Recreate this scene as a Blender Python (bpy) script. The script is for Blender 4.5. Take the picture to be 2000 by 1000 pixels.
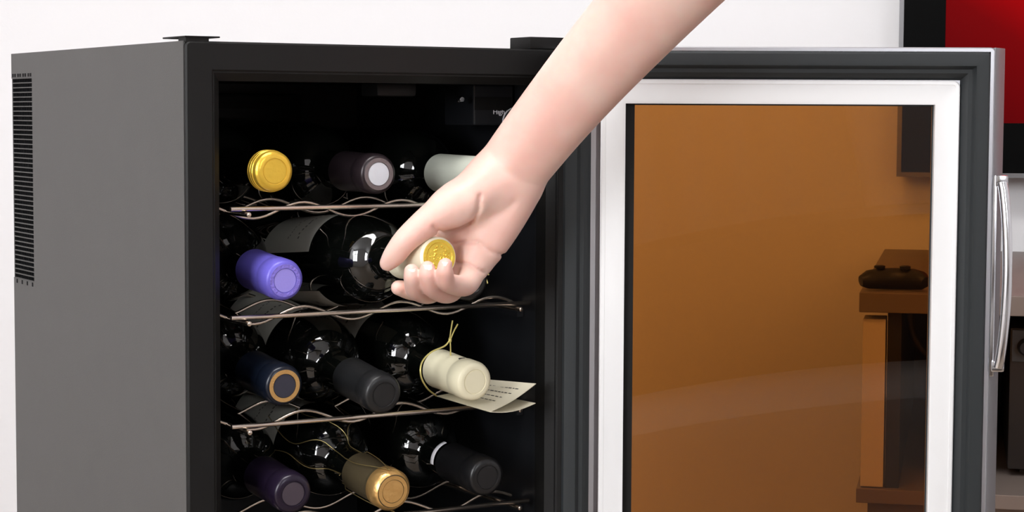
import bpy, bmesh, math, random
import numpy as np
from mathutils import Matrix, Vector

random.seed(7)
S = bpy.context.scene
for o in list(bpy.data.objects):
    bpy.data.objects.remove(o, do_unlink=True)
COL = S.collection

# ------------------------------------------------------------------ camera
F_PX, PITCH, ROLL, YAW = 3916.94, math.radians(4.054), math.radians(0.268), math.radians(30.904)
ZC = 0.5925
cam_d = bpy.data.cameras.new('camera')
cam_d.sensor_width = 36.0
cam_d.lens = F_PX / 2000.0 * 36.0
cam_d.clip_start = 0.02
cam = bpy.data.objects.new('camera', cam_d)
COL.objects.link(cam)
_c, _s = math.cos(PITCH), math.sin(PITCH)
_cr, _sr = math.cos(ROLL), math.sin(ROLL)
_r, _f, _u = Vector((1, 0, 0)), Vector((0, _c, -_s)), Vector((0, _s, _c))
_R = _r * _cr + _u * _sr
_U = -_r * _sr + _u * _cr
cam.matrix_world = Matrix(((_R.x, _U.x, -_f.x, 0), (_R.y, _U.y, -_f.y, 0), (_R.z, _U.z, -_f.z, ZC), (0, 0, 0, 1)))
S.camera = cam
CAM = np.array([0, 0, ZC])

# ------------------------------------------------------------------ world, lights, exposure
S.view_settings.view_transform = 'Standard'
S.view_settings.look = 'None'
S.view_settings.gamma = 1.0
S.view_settings.use_curve_mapping = False
S.view_settings.exposure = 0.08
world = bpy.data.worlds.new('world')
S.world = world
world.use_nodes = True
world.node_tree.nodes['Background'].inputs[0].default_value = (0.85, 0.92, 1.0, 1)
world.node_tree.nodes['Background'].inputs[1].default_value = 1.0
S.cycles.max_bounces = 8
S.cycles.transparent_max_bounces = 12
S.cycles.caustics_reflective = False
S.cycles.caustics_refractive = False
S.cycles.sample_clamp_indirect = 4.0


def area(name, loc, target, sx, sy, power, col=(1, 1, 1)):
    d = bpy.data.lights.new(name, 'AREA')
    d.shape = 'RECTANGLE'
    d.size, d.size_y, d.energy, d.color = sx, sy, power, col
    o = bpy.data.objects.new(name, d)
    COL.objects.link(o)
    o.location = loc
    v = Vector(target) - Vector(loc)
    o.rotation_euler = v.to_track_quat('-Z', 'Y').to_euler()
    return o


# daylight outside the two windows behind the camera, and an added fill light under the ceiling
area('daylight', (-1.98, -1.75, 1.25), (-1.1, 1.6, 0.8), 1.15, 1.75, 112, (0.97, 0.985, 1.0))
area('daylight', (1.15, -1.75, 1.55), (1.15, 3.0, 1.35), 1.05, 1.35, 26, (0.97, 0.985, 1.0))
area('added_fill_light', (-0.20, 1.05, 2.34), (-0.20, 1.55, 0.0), 1.2, 0.7, 45, (1.0, 0.985, 0.97))

# ------------------------------------------------------------------ projection helpers (photo pixel + a plane of the place -> point)
def ray(px, py):
    r2, u2 = (px - 1000) / F_PX, (500 - py) / F_PX
    d = np.array(_R) * r2 + np.array(_U) * u2 + np.array(_f)
    return d


def at(px, py, Y):
    d = ray(px, py)
    return CAM + d * (Y / d[1])


CO = np.array([-0.2401, 1.4760, 0.0])           # left front foot corner of the wine cooler
EA = np.array([math.cos(YAW), math.sin(YAW), 0])
EB = np.array([-math.sin(YAW), math.cos(YAW), 0])


def fr(px, py, b):
    d = ray(px, py)
    t = (b - (CAM - CO) @ EB) / (d @ EB)
    P = CAM + t * d - CO
    return np.array([P @ EA, P @ EB, P[2]])


def cw(a, b, z):
    return CO + EA * a + EB * b + np.array([0, 0, z])


# ------------------------------------------------------------------ materials
def mat(name, col, rough=0.5, metal=0.0, spec=0.5, coat=0.0, bump=0.0, bscale=200.0, var=0.0, vscale=6.0, aniso=0.0, sss=0.0, emit=None):
    m = bpy.data.materials.new(name)
    m.use_nodes = True
    nt = m.node_tree
    b = nt.nodes['Principled BSDF']
    b.inputs['Base Color'].default_value = (*col, 1)
    b.inputs['Roughness'].default_value = rough
    b.inputs['Metallic'].default_value = metal
    b.inputs['Specular IOR Level'].default_value = spec
    b.inputs['Coat Weight'].default_value = coat
    b.inputs['Coat Roughness'].default_value = 0.03
    tc = nt.nodes.new('ShaderNodeTexCoord')
    if var > 0:
        n = nt.nodes.new('ShaderNodeTexNoise')
        n.inputs['Scale'].default_value = vscale
        n.inputs['Detail'].default_value = 5
        nt.links.new(tc.outputs['Object'], n.inputs['Vector'])
        r = nt.nodes.new('ShaderNodeMapRange')
        r.inputs[3].default_value = 1 - var
        r.inputs[4].default_value = 1 + var
        nt.links.new(n.outputs['Fac'], r.inputs[0])
        mx = nt.nodes.new('ShaderNodeVectorMath')
        mx.operation = 'SCALE'
        mx.inputs[0].default_value = col
        nt.links.new(r.outputs[0], mx.inputs['Scale'])
        nt.links.new(mx.outputs[0], b.inputs['Base Color'])
    if bump > 0:
        n = nt.nodes.new('ShaderNodeTexNoise')
        n.inputs['Scale'].default_value = bscale
        n.inputs['Detail'].default_value = 3
        nt.links.new(tc.outputs['Object'], n.inputs['Vector'])
        bp = nt.nodes.new('ShaderNodeBump')
        bp.inputs['Strength'].default_value = bump
        bp.inputs['Distance'].default_value = 0.001
        nt.links.new(n.outputs['Fac'], bp.inputs['Height'])
        nt.links.new(bp.outputs[0], b.inputs['Normal'])
    if sss > 0:
        b.inputs['Subsurface Weight'].default_value = sss
        b.inputs['Subsurface Radius'].default_value = (1.0, 0.35, 0.2)
        b.inputs['Subsurface Scale'].default_value = 0.0035
    if emit:
        b.inputs['Emission Color'].default_value = (*emit[:3], 1)
        b.inputs['Emission Strength'].default_value = emit[3]
    return m


def foil(name, col, rough=0.35, metal=0.6, bump=0.25, bscale=260.0):
    return mat(name, col, rough, metal, bump=bump, bscale=bscale, var=0.12, vscale=60)


M = dict(
    wall=mat('wall_paint', (0.88, 0.87, 0.885), 0.9, bump=0.25, bscale=140),
    ceil=mat('ceiling_paint', (0.9, 0.9, 0.9), 0.9),
    floor=mat('floor_wood', (0.32, 0.25, 0.19), 0.5, var=0.25, vscale=8),
    winframe=mat('window_frame_white', (0.85, 0.85, 0.85), 0.4),
    grey=mat('grey_side_panel_paint', (0.086, 0.084, 0.081), 0.52, bump=0.12, bscale=900, var=0.05, vscale=30),
    black=mat('black_plastic', (0.007, 0.0068, 0.0066), 0.48, spec=0.22, bump=0.05, bscale=600),
    liner=mat('black_liner', (0.009, 0.0098, 0.012), 0.42),
    pitch=mat('vent_black', (0.008, 0.008, 0.009), 0.8, spec=0.15),
    gasket=mat('dark_rubber', (0.019, 0.0225, 0.0245), 0.5, spec=0.4),
    alu=mat('brushed_aluminium', (0.80, 0.81, 0.83), 0.32, 1.0, bump=0.04, bscale=500),
    steel=mat('door_edge_steel', (0.62, 0.62, 0.66), 0.3, 1.0),
    chrome=mat('handle_chrome', (0.78, 0.79, 0.82), 0.16, 1.0),
    wire=mat('rack_wire_chrome', (0.70, 0.61, 0.53), 0.27, 1.0),
    glass=mat('dark_bottle_glass', (0.0025, 0.003, 0.0025), 0.04, spec=0.8),
    paper=mat('label_paper', (0.62, 0.60, 0.53), 0.7, var=0.06, vscale=40),
    cream=mat('cream_foil', (0.86, 0.80, 0.58), 0.42, 0.0, bump=0.05, var=0.03, vscale=50),
    cream2=mat('ivory_foil', (0.90, 0.86, 0.66), 0.45, 0.0, bump=0.05, var=0.02, vscale=50),
    yellow=foil('yellow_foil', (0.82, 0.52, 0.06), 0.3, 0.55),
    golddisc=foil('gold_foil', (0.83, 0.60, 0.08), 0.28, 0.6, 0.6, 420),
    copper=foil('copper_gold_foil', (0.78, 0.47, 0.17), 0.32, 0.75, 1.0, 130),
    olive=mat('olive_gold_foil', (0.085, 0.066, 0.036), 0.42, 0.3, bump=0.05),
    silver=foil('silver_foil', (0.70, 0.78, 0.86), 0.3, 0.4, 0.15),
    plum=mat('plum_foil', (0.022, 0.015, 0.018), 0.3, 0.3),
    plumring=mat('grey_print', (0.17, 0.145, 0.15), 0.35, 0.3, bump=0.5, bscale=300),
    pale=mat('pale_green_foil', (0.55, 0.57, 0.49), 0.5, 0.0, bump=0.08, bscale=150),
    violet=mat('violet_foil', (0.14, 0.115, 0.56), 0.38, 0.1, bump=0.03),
    violet3=mat('violet_foil_ring', (0.24, 0.19, 0.70), 0.35, 0.15, bump=1.0, bscale=420),
    violet2=mat('violet_foil_stamp', (0.33, 0.28, 0.80), 0.4, 0.1, bump=0.2, bscale=500),
    navy=mat('navy_foil', (0.005, 0.008, 0.017), 0.28, 0.2),
    navy2=mat('navy_disc', (0.028, 0.028, 0.045), 0.5),
    bronze=foil('bronze_print', (0.62, 0.36, 0.13), 0.35, 0.6, 0.5, 700),
    char=mat('charcoal_foil', (0.012, 0.0125, 0.0135), 0.38, 0.1, bump=0.1, bscale=180),
    char2=mat('black_foil', (0.008, 0.008, 0.009), 0.33, 0.1, bump=0.1, bscale=180),
    purple=mat('dark_purple_foil', (0.014, 0.008, 0.022), 0.28, 0.2),
    purple2=mat('dark_purple_disc', (0.055, 0.04, 0.055), 0.5),
    thread=mat('gold_thread', (0.72, 0.62, 0.22), 0.35, 0.5),
    goldwire=mat('fine_gold_wire', (0.55, 0.42, 0.18), 0.35, 0.8),
    card=mat('tag_card', (0.86, 0.80, 0.62), 0.6, var=0.05, vscale=60),
    ink=mat('ink', (0.05, 0.045, 0.04), 0.7),
    greyink=mat('grey_ink', (0.16, 0.15, 0.13), 0.7),
    whitemark=mat('white_mark', (0.85, 0.83, 0.88), 0.4),
    nail=mat('fingernail', (0.97, 0.86, 0.80), 0.18, coat=0.6),
    satin=mat('satin_grey_edge', (0.24, 0.24, 0.255), 0.45, 0.1),
    trim=mat('satin_aluminium', (0.97, 0.975, 0.985), 0.36, 0.3, bump=0.03, bscale=500),
    leather=mat('brown_leather', (0.045, 0.028, 0.02), 0.45),
    whitefab=mat('white_fabric', (0.50, 0.49, 0.48), 0.8),
    added_curtain=mat('added_curtain_taupe', (0.46, 0.42, 0.37), 0.9),
    tvblack=mat('television_black', (0.0015, 0.0015, 0.0015), 0.5, spec=0.04),
    tvgrey=mat('television_edge', (0.22, 0.22, 0.23), 0.3, 0.6),
    wood=mat('stand_wood', (0.21, 0.17, 0.15), 0.45, var=0.15, vscale=9),
    woodlight=mat('stand_leg_wood', (0.80, 0.72, 0.62), 0.5, var=0.06, vscale=12),
    dark=mat('stand_dark', (0.012, 0.011, 0.011), 0.5),
    device=mat('device_grey', (0.06, 0.06, 0.06), 0.35),
    pad=mat('controller_black', (0.006, 0.006, 0.006), 0.5),
    lampw=mat('fill_lamp_diffuser', (0.9, 0.9, 0.9), 0.6),
)


def skin_material():
    m = mat('skin', (0.86, 0.62, 0.53), 0.42, sss=0.35, spec=0.4)
    nt = m.node_tree
    b = nt.nodes['Principled BSDF']
    tc = nt.nodes.new('ShaderNodeTexCoord')
    n = nt.nodes.new('ShaderNodeTexNoise')
    n.inputs['Scale'].default_value = 26
    n.inputs['Detail'].default_value = 3
    nt.links.new(tc.outputs['Object'], n.inputs['Vector'])
    cr = nt.nodes.new('ShaderNodeValToRGB')
    cr.color_ramp.elements[0].position = 0.34
    cr.color_ramp.elements[0].color = (0.83, 0.50, 0.43, 1)
    cr.color_ramp.elements[1].position = 0.66
    cr.color_ramp.elements[1].color = (0.86, 0.60, 0.52, 1)
    nt.links.new(n.outputs['Fac'], cr.inputs[0])
    nt.links.new(cr.outputs[0], b.inputs['Base Color'])
    n2 = nt.nodes.new('ShaderNodeTexNoise')
    n2.inputs['Scale'].default_value = 700
    nt.links.new(tc.outputs['Object'], n2.inputs['Vector'])
    bp = nt.nodes.new('ShaderNodeBump')
    bp.inputs['Strength'].default_value = 0.06
    bp.inputs['Distance'].default_value = 0.0006
    nt.links.new(n2.outputs['Fac'], bp.inputs['Height'])
    nt.links.new(bp.outputs[0], b.inputs['Normal'])
    return m


M['skin'] = skin_material()


def amber_glass():
    m = bpy.data.materials.new('amber_glass')
    m.use_nodes = True
    nt = m.node_tree
    nt.nodes.clear()
    out = nt.nodes.new('ShaderNodeOutputMaterial')
    tr = nt.nodes.new('ShaderNodeBsdfTransparent')
    tr.inputs[0].default_value = (0.635, 0.39, 0.172, 1)
    gl = nt.nodes.new('ShaderNodeBsdfGlossy')
    gl.inputs['Roughness'].default_value = 0.0
    fr_ = nt.nodes.new('ShaderNodeFresnel')
    fr_.inputs[0].default_value = 1.5
    mx = nt.nodes.new('ShaderNodeMixShader')
    nt.links.new(fr_.outputs[0], mx.inputs[0])
    nt.links.new(tr.outputs[0], mx.inputs[1])
    nt.links.new(gl.outputs[0], mx.inputs[2])
    nt.links.new(mx.outputs[0], out.inputs[0])
    return m


M['amber'] = amber_glass()


def screen_material():
    m = mat('red_screen', (0.005, 0.0, 0.0), 0.5, spec=0.03)
    nt = m.node_tree
    b = nt.nodes['Principled BSDF']
    tc = nt.nodes.new('ShaderNodeTexCoord')
    sp = nt.nodes.new('ShaderNodeSeparateXYZ')
    nt.links.new(tc.outputs['Generated'], sp.inputs[0])
    ad = nt.nodes.new('ShaderNodeMath')
    ad.operation = 'MULTIPLY_ADD'
    ad.inputs[1].default_value = 0.75
    nt.links.new(sp.outputs[2], ad.inputs[0])
    m2 = nt.nodes.new('ShaderNodeMath')
    m2.operation = 'MULTIPLY'
    m2.inputs[1].default_value = 0.9
    nt.links.new(sp.outputs[0], m2.inputs[0])
    nt.links.new(m2.outputs[0], ad.inputs[2])
    cr = nt.nodes.new('ShaderNodeValToRGB')
    e = cr.color_ramp.elements
    e[0].position, e[0].color = 0.0, (0.07, 0.0, 0.001, 1)
    e[1].position, e[1].color = 0.5, (0.75, 0.0, 0.002, 1)
    x = cr.color_ramp.elements.new(0.22)
    x.color = (0.17, 0.0, 0.001, 1)
    nt.links.new(ad.outputs[0], cr.inputs[0])
    nt.links.new(cr.outputs[0], b.inputs['Emission Color'])
    b.inputs['Emission Strength'].default_value = 1.0
    return m


M['screen'] = screen_material()

# ------------------------------------------------------------------ mesh helpers
class MB:
    def __init__(s):
        s.v, s.f = [], []

    def add(s, vs, fs):
        o = len(s.v)
        s.v += [tuple(float(c) for c in v) for v in vs]
        s.f += [tuple(i + o for i in f) for f in fs]
        return s

    def box(s, x0, x1, y0, y1, z0, z1):
        return s.add([(x0, y0, z0), (x1, y0, z0), (x1, y1, z0), (x0, y1, z0), (x0, y0, z1), (x1, y0, z1), (x1, y1, z1), (x0, y1, z1)],
                     [(0, 3, 2, 1), (4, 5, 6, 7), (0, 1, 5, 4), (1, 2, 6, 5), (2, 3, 7, 6), (3, 0, 4, 7)])

    def tube(s, pts, r, n=10, closed=False):
        P = np.array(pts, float)
        N = len(P)
        R = np.full(N, r) if np.isscalar(r) else np.array(r)
        T = np.gradient(P, axis=0)
        if closed:
            T = np.roll(P, -1, 0) - np.roll(P, 1, 0)
        T /= np.linalg.norm(T, axis=1)[:, None] + 1e-12
        up = np.array([0, 0, 1.0]) if abs(T[0][2]) < 0.9 else np.array([1.0, 0, 0])
        u = np.cross(T[0], up)
        vs, fs = [], []
        for i in range(N):
            u = u - T[i] * (u @ T[i])
            u /= np.linalg.norm(u) + 1e-12
            w = np.cross(T[i], u)
            for k in range(n):
                a = 2 * math.pi * k / n
                vs.append(P[i] + R[i] * (u * math.cos(a) + w * math.sin(a)))
        M_ = N if closed else N - 1
        for i in range(M_):
            j = (i + 1) % N
            for k in range(n):
                fs.append((i * n + k, i * n + (k + 1) % n, j * n + (k + 1) % n, j * n + k))
        if not closed:
            fs.append(tuple(range(n - 1, -1, -1)))
            fs.append(tuple((N - 1) * n + k for k in range(n)))
        return s.add(vs, fs)

    def lathe(s, prof, n=40, cap0=True, cap1=True):
        """prof: (x along the axis, radius); axis = local X"""
        vs, fs = [], []
        for x, r in prof:
            for k in range(n):
                a = 2 * math.pi * k / n
                vs.append((x, r * math.sin(a), r * math.cos(a)))
        for i in range(len(prof) - 1):
            for k in range(n):
                fs.append((i * n + k, i * n + (k + 1) % n, (i + 1) * n + (k + 1) % n, (i + 1) * n + k))
        if cap0:
            fs.append(tuple(range(n - 1, -1, -1)))
        if cap1:
            fs.append(tuple((len(prof) - 1) * n + k for k in range(n)))
        return s.add(vs, fs)

    def frame(s, x0, x1, z0, z1, prof, rad=0.0, seg=6, closed=False):
        """rectangular frame in the XZ plane lofted from a profile of (inset, y)"""
        rings = []
        for d, y in prof:
            r = max(rad - d, 0.0) if rad >= 0 else max(-rad + 0.0, 0)
            a0, a1, b0, b1 = x0 + d, x1 - d, z0 + d, z1 - d
            ring = []
            for cx, cz, st in ((a1 - r, b1 - r, 0), (a0 + r, b1 - r, 90), (a0 + r, b0 + r, 180), (a1 - r, b0 + r, 270)):
                for k in range(seg + 1):
                    a = math.radians(st + 90 * k / seg)
                    ring.append((cx + r * math.cos(a), y, cz + r * math.sin(a)))
            rings.append(ring)
        n = len(rings[0])
        vs = [v for r in rings for v in r]
        fs = []
        R_ = len(rings) if closed else len(rings) - 1
        for i in range(R_):
            j = (i + 1) % len(rings)
            for k in range(n):
                fs.append((i * n + k, i * n + (k + 1) % n, j * n + (k + 1) % n, j * n + k))
        return s.add(vs, fs)

    def build(s, name, material, parent=None, smooth=None, bevel=0.0, label=None):
        me = bpy.data.meshes.new(name)
        me.from_pydata(s.v, [], s.f)
        me.validate()
        bm = bmesh.new()
        bm.from_mesh(me)
        bmesh.ops.remove_doubles(bm, verts=bm.verts, dist=1e-7)
        bmesh.ops.recalc_face_normals(bm, faces=bm.faces)
        if bevel > 0:
            es = [e for e in bm.edges if len(e.link_faces) == 2 and e.calc_face_angle(0) > 0.6]
            bmesh.ops.bevel(bm, geom=es, offset=bevel, segments=2, affect='EDGES', profile=0.6)
        bm.to_mesh(me)
        bm.free()
        me.materials.append(M[material] if isinstance(material, str) else material)
        if smooth:
            me.polygons.foreach_set('use_smooth', [True] * len(me.polygons))
            me.set_sharp_from_angle(angle=math.radians(smooth))
        o = bpy.data.objects.new(name, me)
        COL.objects.link(o)
        if parent is not None:
            o.parent = parent
        if label:
            o['label'] = label
        return o


def empty(name, mw):
    o = bpy.data.objects.new(name, None)
    o.empty_display_size = 0.05
    COL.objects.link(o)
    o.matrix_world = mw
    return o


def tag(o, label=None, cat=None, group=None, kind=None):
    if label: o['label'] = label
    if cat: o['category'] = cat
    if group: o['group'] = group
    if kind: o['kind'] = kind
    return o


def rotz(loc, ang):
    return Matrix.Translation(Vector([float(c) for c in loc])) @ Matrix.Rotation(ang, 4, 'Z')


# ------------------------------------------------------------------ the room
WROT = math.radians(-12.6)                       # the back wall comes a little nearer towards the right
WX, WY = np.array([math.cos(WROT), math.sin(WROT), 0]), np.array([-math.sin(WROT), math.cos(WROT), 0])
WO = at(1700, 572, 2.2)
WO = np.array([WO[0], WO[1], 0.0])               # front left foot corner of the television stand
TOPZ = 0.398
WALLD = 0.80                                     # wall face, measured in the stand's depth direction


def wplane(px, py, dep):
    d = ray(px, py)
    t = (dep - (CAM - WO) @ WY) / (d @ WY)
    P = CAM + t * d - WO
    return np.array([P @ WX, dep, P[2]])


def struct(o):
    o['kind'] = 'structure'
    return o


FLZ = -0.48
struct(MB().box(-2.6, 2.8, -1.75, 4.2, FLZ - 0.05, FLZ).build('floor', 'floor'))
struct(MB().box(-2.6, 2.8, -1.75, 4.2, 2.42, 2.47).build('ceiling', 'ceil'))
wb = MB().box(-3.4, 3.0, 0, 0.08, FLZ, 2.42).build('wall_back', 'wall')
wb.matrix_world = rotz(WO + WY * WALLD, WROT)
struct(wb)
struct(MB().box(-2.6, -2.52, -1.75, 4.2, FLZ, 2.42).build('wall_left', 'wall'))
struct(MB().box(2.72, 2.8, -1.75, 4.2, FLZ, 2.42).build('wall_right', 'wall'))
wf = MB()
WINS = [(-2.50, -1.45, 0.35, 2.2), (0.65, 1.65, 0.9, 2.2)]
wf.box(-2.6, -1.45, -1.68, -1.6, FLZ, 0.35).box(-1.45, 0.65, -1.68, -1.6, FLZ, 2.2).box(0.65, 1.65, -1.68, -1.6, FLZ, 0.9)
wf.box(-2.6, 2.8, -1.68, -1.6, 2.2, 2.42).box(-2.6, -2.50, -1.68, -1.6, 0.35, 2.2).box(1.65, 2.8, -1.68, -1.6, FLZ, 2.2)
struct(wf.build('wall_front', 'wall'))
for i, (x0, x1, z0, z1) in enumerate(WINS):
    fm = MB().frame(x0, x1, z0, z1, [(0, -1.67), (0, -1.59), (0.05, -1.59), (0.05, -1.67)], closed=True)
    fm.box((x0 + x1) / 2 - 0.02, (x0 + x1) / 2 + 0.02, -1.66, -1.61, z0, z1)
    fm.box(x0, x1, -1.66, -1.61, 1.5, 1.54)
    struct(fm.build('window_%d' % (i + 1), 'winframe'))

# ------------------------------------------------------------------ wine cooler
W, D, H = 0.345, 0.4254, 0.645
cooler = empty('wine_cooler', rotz(CO, YAW))
tag(cooler, 'open wine cooler with grey side panel and black front frame', 'wine cooler')

# side panel with its perforated vent along the back edge
VB0, VZ0, VZ1 = 0.3651, 0.4405, 0.6225
sp = MB().box(0, 0.004, 0.004, VB0, 0.02, H).box(0, 0.004, VB0, D, VZ1, H).box(0, 0.004, VB0, D, 0.02, VZ0)
sp.build('side_panel', 'grey', cooler, label='grey painted steel side panel')
MB().box(W - 0.004, W, 0.004, D, 0.02, H).build('side_panel', 'grey', cooler, bevel=0.0006)
MB().box(0.004, W - 0.004, 0.004, D, H - 0.004, H).build('top_panel', 'black', cooler)
MB().box(0.0006, W - 0.004, D - 0.003, D, 0.02, H - 0.004).build('back_panel', 'black', cooler)
MB().box(0.004, W - 0.004, 0.004, D - 0.004, 0.02, 0.09).build('base', 'black', cooler)
for a in (0.03, W - 0.03):
    for b in (0.04, D - 0.04):
        MB().add(*(lambda v: v)(([(a + 0.016 * math.cos(k * math.pi / 8), b + 0.016 * math.sin(k * math.pi / 8), z) for z in (0.0, 0.02) for k in range(16)],
                 [(k, (k + 1) % 16, 16 + (k + 1) % 16, 16 + k) for k in range(16)] + [tuple(range(15, -1, -1)), tuple(range(16, 32))]))).build('foot', 'black', cooler)
ROWS = 43
pz = (VZ1 - VZ0) / ROWS
gr = MB()
gs = MB()
for i in range(ROWS + 1):
    z = VZ0 + i * pz
    gr.box(0, 0.0025, VB0, D - 0.0031, z - 0.00045, z + 0.00045)
for i in range(ROWS):
    z = VZ0 + i * pz
    off = 0.0009 if i % 2 else 0.0
    for k in range(13):
        b = VB0 + 0.0002 + off + k * 0.0049
        if b < D - 0.004:
            gs.box(0.0012, 0.0022, b, b + 0.0006, z, z + pz)
g = gr.build('vent_grille', 'grey', cooler)
g['kind'] = 'stuff'
gs.build('vent_mesh', 'pitch', cooler)['kind'] = 'stuff'
MB().box(0.0042, 0.006, VB0, D - 0.005, VZ0, VZ1).build('vent_backing', 'pitch', cooler)
vs = MB()
for k in range(4):
    for j in range(2):
        b = VB0 + 0.0015 + k * 0.0152 + j * 0.0062
        vs.box(-0.0002, 0.001, b, b + 0.004, VZ1 + 0.0012, VZ1 + 0.0042)
    b = VB0 + 0.003 + k * 0.0152
    vs.box(-0.0002, 0.001, b, b + 0.0036, VZ0 - 0.0046, VZ0 - 0.001)
v_ = vs.build('vent_slots', 'pitch', cooler)
v_['kind'] = 'stuff'

# black front frame, chamfered into the opening, and the liner behind it
fp = [(0.0, 0.03), (0.0, 0.0012), (0.0012, 0.0), (0.0205, 0.0), (0.0218, 0.0012), (0.0228, 0.0012), (0.0287, 0.007), (0.0287, 0.022)]
MB().frame(0.0003, W - 0.0003, 0.028, H - 0.0003, fp, rad=0.004, closed=False).build('front_frame', 'black', cooler, smooth=25)
lp = [(0.0287, 0.006), (0.0287, 0.030), (0.0262, 0.034), (0.0262, 0.362), (0.30, 0.3621)]
OA0, OA1, OZ0, OZ1 = 0.0288, 0.3162, 0.10, 0.6163
liner = MB()
A0, A1, Z0, Z1 = OA0, OA1, OZ0, OZ1
liner.frame(A0, A1, Z0, Z1, [(0.0, 0.007), (0.0, 0.026), (-0.003, 0.028), (-0.003, 0.36)])
liner.add([(A0 - 0.003, 0.36, Z0 - 0.003), (A1 + 0.003, 0.36, Z0 - 0.003), (A1 + 0.003, 0.36, Z1 + 0.003), (A0 - 0.003, 0.36, Z1 + 0.003)], [(0, 1, 2, 3)])
liner.build('liner', 'liner', cooler, smooth=25)
RACKZ = [0.5195, 0.4366, 0.3532, 0.2715, 0.188]
for rz in RACKZ:
    for side in (0, 1):
        a0, a1 = (A0 - 0.002, A0 + 0.006) if side == 0 else (A1 - 0.004, A1 + 0.002)
        MB().box(a0, a1, 0.045, 0.355, rz - 0.014, rz - 0.0092).build('rack_rail', 'liner', cooler)
# fan cover on the back of the cavity
fc = MB().box(0.09, 0.25, 0.335, 0.359, 0.50, 0.61)
fco = fc.build('fan_cover', 'liner', cooler, bevel=0.004, smooth=30)
for k in range(7):
    z = 0.512 + k * 0.014
    MB().box(0.105, 0.235, 0.333, 0.3348, z, z + 0.006).build('fan_slot', 'black', fco)
# lamp lens under the cavity's roof
p = fr(770, 176, 0.05)
MB().box(p[0] - 0.018, p[0] + 0.018, 0.045, 0.075, 0.606, 0.6165).build('interior_lamp_lens', 'black', cooler, bevel=0.003, smooth=30)
# control box with temperature knob, top right of the cavity
q0, q1 = fr(925, 189, 0.06), fr(1062, 245, 0.06)
cb = MB().box(q0[0], 0.316, 0.06, 0.11, q1[2], 0.6165).build('control_box', 'liner', cooler, bevel=0.0015)
pl = fr(928, 215, 0.0595)
MB().box(q0[0] + 0.001, 0.314, 0.0592, 0.0602, pl[2], q0[2]).build('control_label_plate', 'black', cb)
kc = fr(1017, 238, 0.05)
kn = MB().lathe([(0.0, 0.0115), (0.008, 0.0112), (0.011, 0.0100), (0.0115, 0.008)], 32)
kno = kn.build('temperature_knob', 'char', cb, smooth=30)
kno.matrix_local = Matrix.Translation(Vector((kc[0], 0.0598, kc[2]))) @ Matrix.Rotation(-math.pi / 2, 4, 'Z')
MB().lathe([(0.0, 0.0122), (0.0012, 0.0122), (0.0012, 0.0114), (0.0, 0.0114)], 32, False, False).build('knob_ring', 'whitemark', kno)
MB().lathe([(0, 0.0030), (0.004, 0.0028), (0.005, 0.002)], 16).build('thermostat_stud', 'chrome', cooler, smooth=40).matrix_local = Matrix.Translation(Vector((*fr(903, 194, 0.055)[:1], 0.06, fr(903, 194, 0.055)[2]))) @ Matrix.Rotation(-math.pi / 2, 4, 'Z')


def text_part(name, body, size, material, parent, mw_local, depth=0.0002):
    cu = bpy.data.curves.new(name, 'FONT')
    cu.body, cu.size, cu.extrude = body, size, depth
    cu.align_x = 'CENTER'
    t = bpy.data.objects.new(name, cu)
    COL.objects.link(t)
    bpy.context.view_layer.update()
    me = bpy.data.meshes.new_from_object(t.evaluated_get(bpy.context.evaluated_depsgraph_get()))
    bpy.data.objects.remove(t, do_unlink=True)
    me.name = name
    me.materials.clear()
    me.materials.append(M[material])
    o = bpy.data.objects.new(name, me)
    COL.objects.link(o)
    o.parent = parent
    o.matrix_local = mw_local
    return o


tp = fr(975, 223, 0.059)
text_part('high_lettering', 'High', 0.0062, 'whitemark', cb, Matrix.Translation(Vector((tp[0], 0.0595, tp[2]))) @ Matrix.Rotation(math.pi / 2, 4, 'X'))

# small bracket on the back wall of the cavity
br = [fr(*q, 0.345) for q in ((505, 280), (537, 279), (531, 298), (513, 299))]
brv = [(p[0], b_, p[2]) for b_ in (0.345, 0.358) for p in br]
MB().add(brv, [(0, 1, 2, 3), (7, 6, 5, 4), (0, 4, 5, 1), (1, 5, 6, 2), (2, 6, 7, 3), (3, 7, 4, 0)]).build('sensor_bracket', 'device', cooler)
# hinge cover and the little corner plate on top
MB().box(0.2965, W - 0.001, 0.001, 0.033, H, H + 0.0098).build('hinge_cover', 'black', cooler, bevel=0.001, smooth=30)
cp = MB().box(0.0, 0.0275, 0.0, 0.0455, H + 0.0024, H + 0.0036).build('corner_plate', 'black', cooler, bevel=0.0004)
MB().box(0.001, 0.019, 0.001, 0.016, H - 0.001, H + 0.0026).build('plate_boss', 'black', cp)

# ---- door, swung open on its right hand hinge
TH = math.radians(180 - 30.904 - 1.5)            # opening angle
PIN = (W - 0.016, -0.022)
DZ0, DZ1 = 0.045, 0.6468
DI0, DI1 = -0.016, 0.3300                        # inner width of the door, hinge edge to latch edge
dm = MB()
# shell: outer skin and edges (local -Y looks into the cooler when shut, at the viewer when open)
dm.frame(DI0, DI1, DZ0, DZ1, [(0.034, 0.012), (0.034, 0.022), (0.0, 0.022), (0.0, -0.017), (0.0008, -0.0178), (0.0034, -0.0178), (0.0036, -0.010), (0.03, -0.010)], rad=0.0035)
door = dm.build('door', 'steel', cooler, smooth=30, label='door with brushed metal edge and amber glass')
door.matrix_local = Matrix.Translation(Vector((PIN[0], PIN[1], 0))) @ Matrix.Rotation(math.pi + TH, 4, 'Z')
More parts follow.
